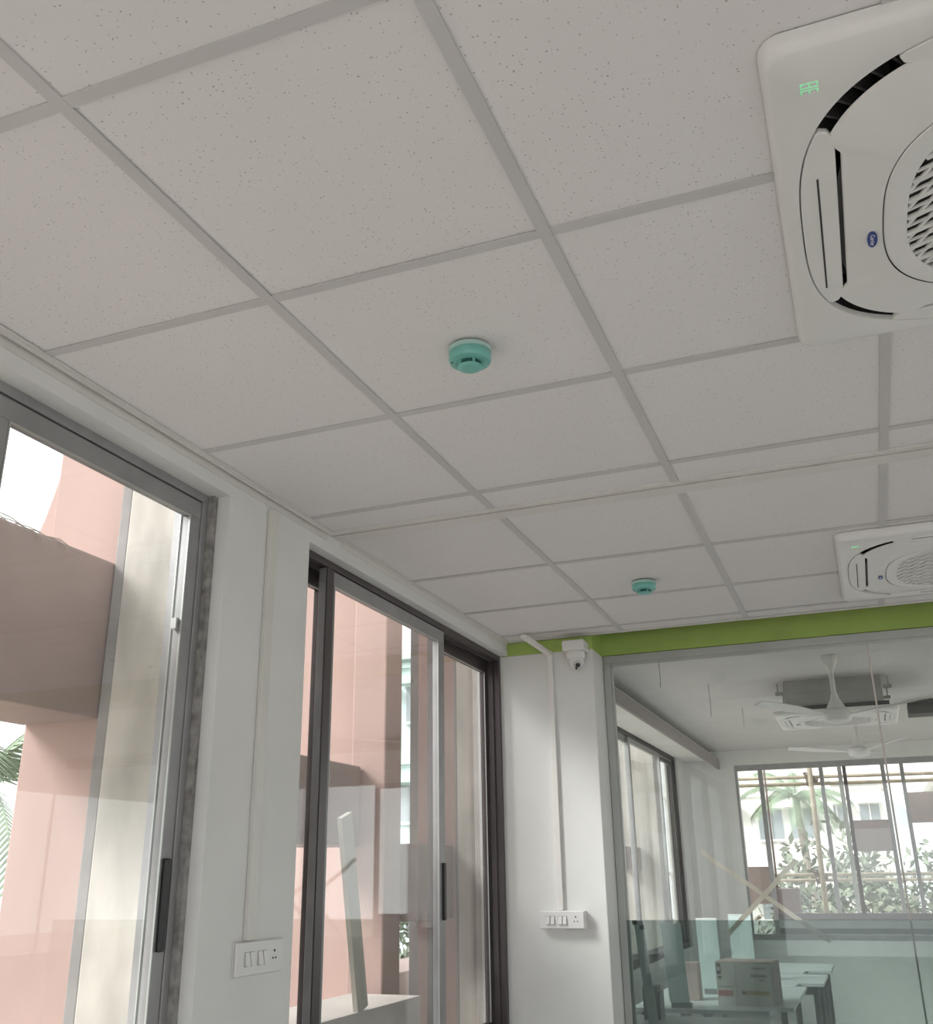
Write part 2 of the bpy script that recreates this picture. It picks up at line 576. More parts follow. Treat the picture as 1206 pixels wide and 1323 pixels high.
def ceiling_section(root, xs, ys, xa, xb, ya, yb):
    bw = .012
    ex = [xa] + xs + [xb]
    ey = [ya] + ys + [yb]
    for i in range(len(ex) - 1):
        for j in range(len(ey) - 1):
            for (x0, x1, y0, y1) in clip((ex[i] + .002, ex[i + 1] - .002, ey[j] + .002, ey[j + 1] - .002)):
                key = (round(x1 - x0, 3), round(y1 - y0, 3))
                if key not in tile_cache:
                    bm = bmesh.new()
                    hx, hy = key[0] / 2, key[1] / 2
                    B(bm, -hx, hx, -hy, hy, 0, .015)
                    bmesh.ops.recalc_face_normals(bm, faces=bm.faces)
                    me = bpy.data.meshes.new('ceiling_tile')
                    bm.to_mesh(me)
                    bm.free()
                    tile_cache[key] = me
                o = link('ceiling_tile', tile_cache[key], TILE, root)
                o.location = ((x0 + x1) / 2, (y0 + y1) / 2, random.uniform(0, .0012))
    for x in xs:
        for y0, y1 in [(q[2], q[3]) for q in clip((x - bw, x + bw, ya - .002, yb - .02)) if q[1] - q[0] > bw * 1.5]:
            boxes('tee_bar', [(x - bw, x + bw, y0, y1, -.0035, -.0005), (x - .0008, x + .0008, y0, y1, -.0005, .03)], TBAR, root)
    for y in ys:
        for i in range(len(ex) - 1):
            for x0, x1 in [(q[0], q[1]) for q in clip((ex[i] + bw, ex[i + 1] - bw, y - bw, y + bw)) if q[3] - q[2] > bw * 1.5]:
                boxes('cross_tee', [(x0, x1, y - bw, y + bw, -.0030, -.0004), (x0, x1, y - .0008, y + .0008, -.0004, .03)], TBAR, root)


ceil = empty('ceiling', (0, 0, ZC), 'suspended ceiling of speckled mineral fibre tiles in a metal grid', 'ceiling', kind=ST)
X0, Y0 = -1.0162, .9097
XS = [X0 + .6 * i for i in range(0, 12)]
ceiling_section(ceil, XS, [Y0 + .6 * j for j in range(-8, 4)], XW, 5.8, -4.15, 2.885)
ceiling_section(ceil, XS, [Y0 + .6 * 4.385, Y0 + .6 * 5.355, Y0 + .6 * 6.20], XW, 5.8, 2.965, 4.77)
# the strip between the two ceiling fields and the wall angles
boxes('joint_strip', [(XW, 5.8, 2.899, 2.962, -.006, .03)], TRIM, ceil)
boxes('joint_angle', [(XW, 5.8, 2.862, 2.890, -.0045, .0)], TRIM, ceil)
boxes('wall_angle', [(XW, XW + .028, -4.15, 2.862, -.0045, -.0012), (XW - .0, XW + .004, -4.15, 2.862, -.03, -.0045),
                     (XW + .014, XW + .018, -4.15, 2.862, -.012, -.0045)], TRIM, ceil)
boxes('wall_angle', [(XW, XW + .022, 2.966, 4.77, -.0045, -.0012), (XW, XW + .003, 2.966, 4.77, -.022, -.0045)], TRIM, ceil)
boxes('edge_angle', [(XW, 5.8, 4.748, 4.776, -.005, -.0012), (XW, 5.8, 4.772, 4.776, -.005, .03)], TRIM, ceil)

# ================================================================== GLASS PARTITION
YP = 4.985
gp = empty('glass_partition', (-1.178, YP, 0), 'floor to ceiling clear glass partition in a slim aluminium frame', 'partition')


def addp(nm, lst, mm, par, bevel=0):
    bm = bmesh.new()
    for b in lst:
        B(bm, *b, mx=Matrix.Translation((1.178, -YP, 0)))
    return fin(nm, bm, mm, par, bevel=bevel)


addp('head_channel', [(-1.178, 5.79, YP, YP + .05, 2.588, 2.628), (-1.14, 5.79, YP + .004, YP + .016, 2.572, 2.588)], ALUL, gp, .002)
addp('side_channel', [(-1.178, -1.14, YP, YP + .05, .05, 2.588), (-1.14, -1.128, YP + .004, YP + .016, .05, 2.572)], ALUL, gp, .002)
addp('floor_channel', [(-1.178, 5.79, YP, YP + .05, .0, .05)], ALUL, gp, .002)
for a, b in ((-1.139, .099), (.107, 1.30), (1.308, 2.5), (2.508, 5.79)):
    addp('pane', [(a, b, YP + .018, YP + .028, .05, 2.585)], PGLASS, gp)
for x in (.103, 1.304, 2.504):
    addp('silicone_joint', [(x - .004, x + .004, YP + .017, YP + .029, .05, 2.585)], mat('silicone', (.62, .58, .54), .4), gp)

# crossed tape on the pane
for (a, b, wdt, lab) in (((-.775, 1.658), (-.236, 1.277), .020, 'cream tape strip falling to the right, one arm of the X on the glass'),
                         ((-.352, 1.615), (-.690, 1.285), .021, 'cream tape strip rising to the right, other arm of the X on the glass')):
    bm = bmesh.new()
    d = Vector((b[0] - a[0], b[1] - a[1])).normalized()
    n = Vector((-d.y, d.x)) * wdt / 2
    yy = YP + (.0285 if wdt > .0205 else .0292)
    N = 14
    rows = []
    for i in range(N + 1):
        t = i / N
        c = Vector(a).lerp(Vector(b), t) + n * .35 * math.sin(t * 5) + n * (.9 * max(0, .12 - t) / .12)
        rows.append([bm.verts.new((c.x + s * n.x, q, c.y + s * n.y)) for s in (-1, 1) for q in (yy, yy + .0005)])
    for r0, r1 in zip(rows, rows[1:]):
        for i, j in ((0, 1), (1, 3), (3, 2), (2, 0)):
            bm.faces.new((r0[i], r0[j], r1[j], r1[i]))
    bm.faces.new((rows[0][0], rows[0][1], rows[0][3], rows[0][2]))
    bm.faces.new((rows[-1][0], rows[-1][1], rows[-1][3], rows[-1][2]))
    tag(fin('tape_strip', bm, TAPE), lab, 'tape')

# loose sheet of tinted glass standing against the partition
bm = bmesh.new()
B(bm, -1.135, 1.15, 4.955, 4.967, 0, 1.362)
bmesh.ops.rotate(bm, verts=bm.verts, cent=(0, 4.967, 1.362), matrix=Matrix.Rotation(-.012, 3, 'X'))
tag(fin('glass_sheet', bm, TGLASS), 'green tinted glass sheet standing against the lower half of the partition', 'glass sheet')


# ================================================================== AIR CONDITIONERS
def superell(a, n, N=96, ph=0):
    out = []
    for k in range(N):
        t = 2 * math.pi * k / N + ph
        c, s = math.cos(t), math.sin(t)
        r = a / ((abs(c) ** n + abs(s) ** n) ** (1 / n))
        out.append((r * c, r * s))
    return out


def rrect(h, rad, N=96):
    """rounded square sampled by the same angles"""
    out = []
    for k in range(N):
        t = 2 * math.pi * k / N
        c, s = math.cos(t), math.sin(t)
        r = h / max(abs(c), abs(s))
        x, y = r * c, r * s
        cx, cy = h - rad, h - rad
        if abs(x) > cx and abs(y) > cy:
            # ray against corner arc
            px, py = math.copysign(cx, x), math.copysign(cy, y)
            bq = c * px + s * py
            cc = px * px + py * py - rad * rad
            q = bq + math.sqrt(max(0, bq * bq - cc))
            x, y = q * c, q * s
        out.append((x, y))
    return out


def rings_mesh(bm, levels, close_last=False):
    """levels: list of (poly, z)"""
    vr = [[bm.verts.new((x, y, z)) for x, y in poly] for poly, z in levels]
    for a, b in zip(vr, vr[1:]):
        n = len(a)
        for k in range(n):
            bm.faces.new((a[k], a[(k + 1) % n], b[(k + 1) % n], b[k]))
    if close_last:
        bm.faces.new(vr[-1])
    return vr


def cassette(name, loc, label, exposed=False):
    r = empty(name, loc, label, 'air conditioner', 'ceiling cassette units')
    # outer panel: rounded square, hollow, with a squircle throat
    bm = bmesh.new()
    N = 384
    rings_mesh(bm, [(rrect(.46, .035, N), -.001), (rrect(.46, .035, N), -.018), (rrect(.453, .035, N), -.030), (rrect(.447, .034, N), -.0335),
                    (superell(.431, 3.1, N), -.0355), (superell(.427, 3.1, N), -.0345), (superell(.424, 3.1, N), -.024)])
    fin('panel', bm, PLASTIC, r, smooth=True)
    # throat: dark ring with vanes behind the slot
    bm = bmesh.new()
    rings_mesh(bm, [(superell(.4255, 3.1, N), -.023), (superell(.420, 3.1, N), .03), (superell(.365, 3.1, N), .03), (superell(.365, 3.1, N), -.030)], True)
    fin('throat', bm, DARK, r)
    bm = bmesh.new()
    for k in range(88):
        t = 2 * math.pi * k / 88
        c, s = math.cos(t), math.sin(t)
        rr = .418 / ((abs(c) ** 3.1 + abs(s) ** 3.1) ** (1 / 3.1))
        mx = Matrix.Translation((rr * c, rr * s, 0)) @ Matrix.Rotation(t, 4, 'Z')
        B(bm, -.05, -.002, -.0022, .0022, -.016, .028, mx=mx)
    o = fin('vanes', bm, mat('vane_grey', (.10, .095, .095), .5), r)
    # centre plate: squircle trimmed straight where the four flaps sit
    def plate(shrink):
        out = []
        for (x, y) in superell(.402 - shrink, 3.1, N):
            L = .354 - shrink
            t = math.atan2(y, x)
            q = t % (math.pi / 2)
            q = min(q, math.pi / 2 - q)
            if q < math.radians(33):
                m = max(abs(x), abs(y))
                if m > L:
                    # ease from straight side to arc
                    e = max(0., (math.degrees(q) - 30) / 3)
                    f = (L + (m - L) * e) / m
                    x, y = x * f, y * f
            out.append((x, y))
        return out
    bm = bmesh.new()
    rings_mesh(bm, [(plate(.02), -.0305), (plate(.002), -.0305), (plate(.0), -.032), (plate(.002), -.036), (plate(.012), -.0385), (superell(.291, 2.8, N), -.046)])
    fin('centre_plate', bm, PLASTIC, r, smooth=True)
    # intake plate inside the seam, with an opening for the grille
    bm = bmesh.new()
    rings_mesh(bm, [(superell(.2885, 2.8, N), -.038), (superell(.2885, 2.8, N), -.0455), (superell(.2865, 2.8, N), -.0475), (superell(.252, 2.8, N), -.0485),
                    (superell(.250, 2.8, N), -.047), (superell(.250, 2.8, N), -.025)])
    fin('intake_plate', bm, PLASTIC, r, smooth=True)
    bm = bmesh.new()
    rings_mesh(bm, [(superell(.292, 2.8, N), -.0385), (superell(.286, 2.8, N), -.0385)])
    fin('seam', bm, mat('seam_grey', (.25, .25, .25), .6), r)
    bm = bmesh.new()
    rings_mesh(bm, [(superell(.252, 2.8, N), -.026)], True)
    fin('filter', bm, DARK, r)
    # moulded lattice grille, bars clipped to the opening
    bm = bmesh.new()

    def inside(x, y):
        return abs(x) ** 2.8 + abs(y) ** 2.8 < .2515 ** 2.8

    def bars(ang, pitch, wd, z0, z1, sh=0):
        ca, sa = math.cos(ang), math.sin(ang)
        k = -30
        while k <= 30:
            off = (k + sh) * pitch
            ts = [i * .004 - .36 for i in range(181)]
            ok = [t for t in ts if inside(t * ca - off * sa, t * sa + off * ca)]
            if len(ok) > 2:
                mx = Matrix.Rotation(ang, 4, 'Z')
                B(bm, ok[0], ok[-1], off - wd / 2, off + wd / 2, z0, z1, mx=mx)
            k += 1
    bars(math.radians(-24), .046, .0100, -.0480, -.0425)
    bars(math.radians(-24), .046, .0042, -.0474, -.0430, .5)
    bars(math.radians(-60), .0250, .0060, -.0472, -.0430)
    fin('grille', bm, PLASTIC, r)
    # four outlet flaps
    poly = []
    ys = [i / 20 * .52 - .26 for i in range(21)]
    for y in ys:
        q = (.4245 ** 3.1 - abs(y) ** 3.1) ** (1 / 3.1) - .0002
        poly.append((-q, y))
    poly += [(-.385, .268), (-.372, .262), (-.364, .245), (-.362, .22), (-.362, -.22), (-.364, -.245), (-.372, -.262), (-.385, -.268)]
    bm = bmesh.new()
    prism(bm, poly, -.036, -.026)
    fl = fin('flap', bm, PLASTIC, r, bevel=.002)
    sl = boxes('slit', [(-.3945, -.391, -.150, .205, -.0366, -.034)], DARK, fl)
    for k in range(1, 4):
        f2 = copy_tree(fl, r)
        f2.rotation_euler = (0, 0, k * math.pi / 2)
    # oval maker's badge with its name
    bm = bmesh.new()
    prism(bm, [(.0088 * math.cos(t) - .308, .0235 * math.sin(t) + .052) for t in [2 * math.pi * k / 32 for k in range(32)]], -.0475, -.040)
    bd = fin('badge', bm, BLUE, r)
    text_mesh('lettering', 'Carrier', .0115, INKW, bd, (-.308, .052, -.0477), (math.pi, 0, math.pi / 2), extrude=.0003)
    # green seven segment read-out
    bm = bmesh.new()

    def seg(x0, x1, y0, y1):
        B(bm, x0, x1, y0, y1, -.0352, -.0340)
    dx, dy = -.394 - .012, -.383
    H, Wd, t = .026, .0115, .0022

    def digit(oy, which):
        if 't' in which: seg(dx, dx + H, oy, oy + t)           # spine, long
        if 'p' in which:
            for q in (0, H / 2 - t / 2, H - t):
                seg(dx + q, dx + q + t, oy + t + .0006, oy + Wd - t - .0006)
        if 'b' in which: seg(dx, dx + H, oy + Wd - t, oy + Wd)
    digit(dy, 'tpb')
    digit(dy + .0145, 'tp')
    fin('display_digits', bm, GREEND, r)
    if exposed:
        body = boxes('body', [(-.36, .36, -.36, .36, .04, .25)], STEEL, r, bevel=.006)
        boxes('body_rib', [(-.30, .30, -.366, -.361, .06, .065), (-.30, .30, -.366, -.361, .215, .22), (-.20, .18, -.366, -.361, .15, .19),
                           (-.368, -.361, -.3, .3, .06, .22)], STEEL, body)
        boxes('top_lid', [(-.38, .38, -.38, .38, .251, .27)], mat('lid_dark', (.13, .13, .13), .6), body)
        for sx in (-1, 1):
            for sy in (-1, 1):
                boxes('hanger', [(sx * .40 - .03, sx * .40 + .03, sy * .28 - .02, sy * .28 + .02, .15, .175),
                                 (sx * .41 - .005, sx * .41 + .005, sy * .28 - .005, sy * .28 + .005, .176, ZS - loc[2] - .001)], STEEL, r)
        boxes('collar', [(-.395, .395, -.395, .395, .0, .04)], DARK, r)
    return r


cassette('cassette_air_conditioner', (ACS[0][0], ACS[0][1], ZC), 'large white cassette air conditioner with green digits nearest the viewer')
cassette('cassette_air_conditioner', (ACS[1][0], ACS[1][1], ZC), 'white cassette air conditioner flush in the tiles just before the green beam')
cassette('cassette_air_conditioner', (-.135, 8.55, 2.735), 'white cassette air conditioner hanging below the bare slab beyond the glass', True)
bm = bmesh.new()
B(bm, .45, 5.5, 9.6, 9.85, 2.855, 2.95)
for x in (1.2, 3.0, 4.8):
    B(bm, x - .006, x + .006, 9.72, 9.732, 2.95, ZS - .001)
tag(fin('cable_duct', bm, mat('duct_black', (.05, .05, .05), .6)), 'black cable duct under the slab beside the hanging air conditioner', 'duct')


# ================================================================== SMALL FITTINGS
def smoke_detector(loc, label):
    r = empty('smoke_detector', loc, label, 'smoke detector', 'smoke detectors')
    bm = bmesh.new()
    lathe(bm, [(0, -.0045), (.047, -.0045), (.050, -.007), (.050, -.014), (.047, -.016), (0, -.016)], 40)
    fin('base', bm, TEALC, r, True)
    bm = bmesh.new()
    lathe(bm, [(0, -.016), (.046, -.016), (.0485, -.019), (.0485, -.034), (.046, -.039), (.034, -.0405), (0, -.0405)], 40)
    fin('housing', bm, TEAL, r, True)
    bm = bmesh.new()
    lathe(bm, [(0, -.0405), (.0255, -.0405), (.0255, -.0500), (0, -.0500)], 40)
    fin('chamber_slots', bm, mat('slot_dark', (.02, .09, .08), .6), r)
    for k in range(5):
        t = .35 + k * 2 * math.pi / 5
        mx = Matrix.Rotation(t, 4, 'Z')
        bm = bmesh.new()
        B(bm, .024, .0300, -.0028, .0028, -.0501, -.0405, mx=mx)
        fin('rib', bm, TEAL, r)
    bm = bmesh.new()
    lathe(bm, [(0, -.0500), (.0275, -.0500), (.0280, -.0512), (.026, -.0535), (.018, -.0550), (0, -.0558)], 40)
    fin('cap', bm, TEAL, r, True)
    bm = bmesh.new()
    lathe(bm, [(.0, -.0385), (.003, -.0385), (.003, -.0415), (0, -.0425)], 10, c=(-.037, -.018))
    fin('indicator', bm, mat('indicator_red', (.10, .16, .15), .3), r, True)
    return r


smoke_detector((-.703, 1.858, ZC), 'larger teal smoke detector on the ceiling tile nearest the viewer')
smoke_detector((-.735, 3.925, ZC), 'smaller teal smoke detector on a tile near the green beam')


def switchboard(name, label, loc, rz, wd, ht, group, proud=.036):
    """face towards local -y"""
    r = empty(name, loc, label, 'switchboard', group, rz=rz)
    q0 = .036 - proud
    boxes('back_box', [(-wd / 2, wd / 2, -proud, -.0005, -ht / 2, ht / 2)], PVC, r, .003)
    boxes('face_plate', [(-wd / 2 + .002, wd / 2 - .002, -.046 + q0, -.0365 + q0, -ht / 2 + .002, ht / 2 - .002)], PLASTIC, r, .003)
    for x in (-.052, -.030, .006, .028):
        bm = bmesh.new()
        s = wd / .215
        x0, x1 = (x - .0085) * s - .012, (x + .0085) * s - .012
        v = [bm.verts.new(p) for p in ((x0, -.0462 + q0, .016), (x1, -.0462 + q0, .016), (x1, -.0462 + q0, -.018), (x0, -.0462 + q0, -.018),
                                       (x0, -.048 + q0, .016), (x1, -.048 + q0, .016), (x1, -.0545 + q0, -.018), (x0, -.0545 + q0, -.018))]
        for f in ((0, 1, 2, 3), (7, 6, 5, 4), (0, 4, 5, 1), (2, 6, 7, 3), (1, 5, 6, 2), (0, 3, 7, 4)):
            bm.faces.new([v[i] for i in f])
        fin('rocker', bm, PLASTIC, r)
        boxes('rocker_gap', [(x0 - .0018, x1 + .0018, -.0464 + q0, -.0461 + q0, -.0195, .017)], mat('gap_grey', (.16, .16, .16), .6), r)
    bm = bmesh.new()
    for (x, z, q) in ((.068, .013, .0036), (.061, -.006, .0028), (.076, -.006, .0028)):
        mx = Matrix.Translation((x, -.0466 + q0, z)) @ Matrix.Rotation(math.pi / 2, 4, 'X')
        prism_pts = [(q * math.cos(2 * math.pi * k / 12), q * math.sin(2 * math.pi * k / 12)) for k in range(12)]
        a = len(bm.verts)
        prism(bm, prism_pts, -.0005, .0008)
        bm.verts.ensure_lookup_table()
        for vv in bm.verts[a:]:
            vv.co = mx @ vv.co
    fin('socket_holes', bm, DARK, r)
    return r


switchboard('switchboard', 'white four switch board with socket on the pillar', (-1.388, 4.78, 1.372), 0, .216, .078, 'switchboards')
switchboard('switchboard', 'white switchboard on the pilaster between the two windows', (XW, 2.563, 1.365), math.pi / 2, .24, .088, 'switchboards', .004)

tag(boxes('cable_trunking', [(XW + .0005, XW + .016, 2.488, 2.528, 1.411, 2.655)], PVCY, bevel=.002),
    'slim white cable trunking running down the pilaster between the windows', 'trunking', 'cable trunking')
tr = empty('cable_trunking', (-1.40, 4.78, 1.412), 'slim white cable trunking dropping from the ceiling to the pillar switchboard', 'trunking', 'cable trunking')
tr2 = boxes('drop_run', [(-.014, .014, -.016, -.0005, 0, 1.222)], PVC, tr, .002)
bm = bmesh.new()
B(bm, -.014, .014, -.20, -.016, 1.20, 1.216, mx=Matrix.Translation((0, 0, 0)))
for v in bm.verts:
    t = (-.016 - v.co.y) / .184
    v.co.x -= .075 * t
    v.co.z += .058 * t
fin('ceiling_run', bm, PVC, tr)

# turret camera on the pillar
cc = empty('security_camera', (-1.252, 4.78, 2.60), 'white turret security camera on a square mount at the pillar top', 'camera')
boxes('mount_box', [(-.056, .056, -.105, -.001, .008, .060)], PLASTIC, cc, .006)
bm = bmesh.new()
lathe(bm, [(0, .008), (.046, .008), (.050, .002), (.050, -.012), (.045, -.026), (.030, -.034), (0, -.036)], 32, c=(0, -.055))
fin('base_ring', bm, PLASTIC, cc, True)
bm = bmesh.new()
bmesh.ops.create_icosphere(bm, subdivisions=3, radius=.038, matrix=Matrix.Translation((.004, -.062, -.044)))
ball = fin('eyeball', bm, PLASTIC, cc, True)
d = Vector((.35, -.75, -.55)).normalized()
cb = Vector((.004, -.062, -.044))
bm = bmesh.new()
tube(bm, [cb + d * .030, cb + d * .0395], .022, 20)
fin('face_ring', bm, PLASTIC2, ball)
bm = bmesh.new()
tube(bm, [cb + d * .032, cb + d * .0405], .012, 16)
fin('lens', bm, BLACKP, ball)
bm = bmesh.new()
tube(bm, [cb + d * .033 + Vector((-.008, 0, -.016)), cb + d * .0405 + Vector((-.008, 0, -.016))], .0055, 10)
fin('infrared_lamp', bm, BLACKP, ball)


# ---- ceiling fans in the room beyond
def fan(loc, angs, label, rad=.64):
    x, y, zb = loc
    r = empty('ceiling_fan', loc, label, 'ceiling fan', 'white ceiling fans')
    top = ZS - zb
    bm = bmesh.new()
    lathe(bm, [(0, top - .002), (.052, top - .002), (.055, top - .03), (.030, top - .085), (.017, top - .11), (.0, top - .11)], 24)
    fin('upper_canopy', bm, PLASTIC, r, True)
    bm = bmesh.new()
    lathe(bm, [(0, top - .1), (.017, top - .1), (.017, .14), (0, .14)], 16)
    fin('downrod', bm, PLASTIC, r, True)
    bm = bmesh.new()
    lathe(bm, [(0, .16), (.020, .16), (.030, .12), (.058, .07), (.066, .052), (0, .052)], 24)
    fin('lower_canopy', bm, PLASTIC, r, True)
    bm = bmesh.new()
    lathe(bm, [(0, .05), (.07, .05), (.095, .035), (.10, .0), (.085, -.03), (.04, -.045), (0, -.047)], 32)
    fin('motor', bm, PLASTIC, r, True)
    for a in angs:
        mx = Matrix.Rotation(math.radians(a), 4, 'Z')
        bm = bmesh.new()
        N = 10
        rows = []
        for i in range(N + 1):
            t = i / N
            q = .10 + (rad - .10) * t
            wd = .030 + .075 * min(1, t * 2.2) - .02 * max(0, t - .75) * 4
            tilt = math.radians(12)
            rw = []
            for s in (-.5, .5):
                for dz in (-.003, .003):
                    rw.append(bm.verts.new(mx @ Vector((q, s * wd * math.cos(tilt), s * wd * math.sin(tilt) + dz + .012 + .05 * t))))
            rows.append(rw)
        for r0, r1 in zip(rows, rows[1:]):
            for i, j in ((0, 1), (1, 3), (3, 2), (2, 0)):
                bm.faces.new((r0[i], r0[j], r1[j], r1[i]))
        bm.faces.new((rows[0][0], rows[0][1], rows[0][3], rows[0][2]))
        bm.faces.new((rows[-1][0], rows[-1][1], rows[-1][3], rows[-1][2]))
        fin('blade', bm, PLASTIC, r, True)
    return r


fan((-.112, 7.3, 2.56), (222, 342, 102), 'white three bladed ceiling fan in front of the hanging air conditioner')
fan((-.01, 10.3, 2.62), (190, 310, 70), 'white ceiling fan low behind the hanging air conditioner near the end window')
bm = bmesh.new()
tube(bm, [(-1.5, 6.4, ZS - .001), (-1.47, 6.38, ZS - .06), (-1.40, 6.36, ZS - .10), (-1.34, 6.36, ZS - .085), (-1.32, 6.37, ZS - .05)], .006, 8)
tag(fin('loose_cable', bm, BLACKP), 'short dark cable end dangling from the slab near the partition corner', 'cable')
for i, (x, y, z) in enumerate([(-1.25, 7.0, 2.80), (-1.05, 8.0, 2.72), (-.95, 9.4, 2.82)]):
    bm = bmesh.new()
    tube(bm, [(x, y, ZS - .001), (x + .003, y, (z + ZS) / 2), (x, y, z)], .0025, 6)
    tag(fin('hanger_wire', bm, STEEL), ('short', 'long', 'far')[i] + ' thin steel hanger wire hanging from the bare slab beyond the partition', 'wire', 'slab hanger wires')

# ================================================================== FURNITURE BEYOND THE GLASS
labs = ['white workstation desk nearest the partition', 'white workstation desk under the carton', 'white workstation desk with a stepped edge in mid room',
        'white workstation desk farthest away below the end window']
for k, (y0, y1, xe, gx) in enumerate([(5.75, 6.72, -.70, -.84), (7.28, 8.58, -.62, -.75), (8.86, 9.62, -.51, -.71), (9.95, 10.73, -.50, -.72)]):
    x0 = -1.62
    r = empty('desk', (x0, y0, 0), labs[k], 'desk', 'white workstation desks')
    bm = bmesh.new()
    L = y1 - y0
    prism(bm, [(0, -.22), (gx - x0, -.22), (gx - x0 + .02, -.02), (xe - x0, 0), (xe - x0, L), (0, L)], .725, .75)
    fin('top', bm, DESK, r, bevel=.002)
    for (lx, ly) in ((.05, -.15), (.05, L - .07), (xe - x0 - .09, .06), (xe - x0 - .09, L - .1)):
        boxes('leg', [(lx, lx + .04, ly, ly + .04, 0, .7245)], DESKL, r)
    boxes('apron', [(.1, xe - x0 - .1, L - .09, L - .07, .60, .7245)], DESKL, r)

ca = empty('carton', (-.905, 7.46, .751), 'printed cardboard carton with red and ochre labels on a white desk', 'box', rz=-.10)
boxes('body', [(-.18, .18, -.15, .15, 0, .255)], CARD, ca, .002)
boxes('side_face', [(.1805, .182, -.149, .149, .002, .253)], CARDS, ca)
boxes('top_flap', [(-.181, .181, -.15, -.001, .256, .259), (-.181, .181, .001, .15, .256, .259)], CARDP, ca)
pr = boxes('red_label', [(-.17, -.075, -.1525, -.151, .055, .088)], INKR, ca)
boxes('ochre_label', [(.0, .16, -.1525, -.151, .065, .088)], INKY, ca)
boxes('black_stamp', [(-.172, -.145, -.1525, -.151, .185, .25)], INK, ca)
boxes('stamp_window', [(-.166, -.151, -.1535, -.1527, .205, .23)], CARD, ca)
boxes('print_line', [(-.17, -.07, -.1525, -.151, .108, .113), (.06, .15, -.1525, -.151, .218, .228), (.05, .15, -.1525, -.151, .17, .186),
                     (.10, .14, -.1525, -.151, .15, .158), (-.05, -.048, -.1525, -.151, .01, .25)], mat('carton_grey_ink', (.33, .32, .32), .8), ca)
for (cx, cz, q) in ((-.155, .165, .011), (-.005, .076, .012)):
    bm = bmesh.new()
    tube(bm, [(cx, -.151, cz), (cx, -.1528, cz)], q, 16)
    fin('round_mark', bm, INK, ca)

tag(boxes('open_box', [(-1.42, -1.33, 6.50, 6.62, .751, .93), (-1.325, -1.315, 6.5, 6.62, .751, .90)], GREYB, bevel=.002),
    'grey cardboard box standing on the nearest desk by the window', 'box', 'boxes on the desks')
tag(boxes('parcel_box', [(-1.36, -1.25, 7.52, 7.66, .751, .985), (-1.355, -1.255, 7.519, 7.521, .80, .86)], PINKB, bevel=.002),
    'pinkish cardboard box standing between two pale desk screens', 'box', 'boxes on the desks')
for (x0, x1, y, z1, lean, lab) in ((-1.385, -1.255, 7.11, 1.245, .10, 'pale aqua desk screen leaning nearest the side window'),
                                   (-1.30, -1.15, 7.95, 1.245, .02, 'pale aqua desk screen behind the pinkish box'),
                                   (-1.20, -1.02, 8.95, 1.235, .0, 'pale aqua desk screen farthest back behind the carton')):
    r = empty('desk_screen', ((x0 + x1) / 2, y, .751), lab, 'desk screen', 'pale desk screens')
    bm = bmesh.new()
    B(bm, x0 - (x0 + x1) / 2, x1 - (x0 + x1) / 2, 0, .012, .031, z1 - .75)
    for v in bm.verts:
        v.co.x -= lean * (v.co.z - .2) * .5
    fin('sheet', bm, FROST, r)
    boxes('foot', [((x0 - x1) / 2 + .02, (x1 - x0) / 2 + .02, -.02, .03, 0, .030)], DESKL, r)
    boxes('edge_strip', [((x0 - x1) / 2 - lean * .15, (x1 - x0) / 2 - lean * .15, -.001, .013, z1 - .749, z1 - .741)], PLASTIC, r)
pl = empty('edge_strip_bundle', (-1.43, 5.85, .86), 'pale strip leaning inside the partition corner with two black clips', 'strip')
bm = bmesh.new()
B(bm, -.02, .03, 0, .012, -.10, .46)
for v in bm.verts:
    v.co.x += (.46 - v.co.z) * .09 + .15
fin('strip', bm, FROST, pl)
for z, x in ((.455, .135), (.43, .175)):
    boxes('clip', [(x - .012, x + .014, -.012, -.001, z - .012, z + .010)], BLACKP, pl)

# ================================================================== OUTSIDE: facade screen by the left windows
def pier(name, label, x_in, x_c, x_p, y, yb, z0=-4, z1=4.2, gw=.045):
    r = empty(name, (x_c, y, z0), label, 'pier')
    T = Matrix.Translation((-x_c, -y, -z0))

    def ad(nm, b, m):
        bm = bmesh.new()
        B(bm, *b, mx=T)
        return fin(nm, bm, m, r, bevel=.006)
    ad('concrete_fin', (x_c, x_in, y, yb, z0, z1), CONC)
    ad('groove_strip', (x_c - gw, x_c - .001, y + .006, yb, z0, z1), CONCG)
    ad('painted_fin', (x_p, x_c - gw - .001, y + .022, yb, z0, z1), PINK)
    return r


pier('facade_pier', 'concrete and pink painted facade pier outside the nearest window', -1.805, -2.095, -2.435, 2.40, 2.66)
p2 = pier('facade_pier', 'narrow concrete and pink painted facade pier outside the window by the pillar', -1.835, -1.955, -2.185, 4.87, 4.975, gw=.016)
tag(boxes('facade_upstand', [(-1.834, -1.805, 4.80, 4.975, -4, 4.2)], mat('pale_cement', (.55, .52, .50), .9, var=.12), bevel=.003),
    'pale cement upstand beside the last window frame before the pillar', 'upstand')
tag(boxes('facade_return', [(-2.27, -1.802, 4.98, 5.1, -4, 4.2)], CONCG), 'grey cement return wall behind the narrow pier', 'wall')
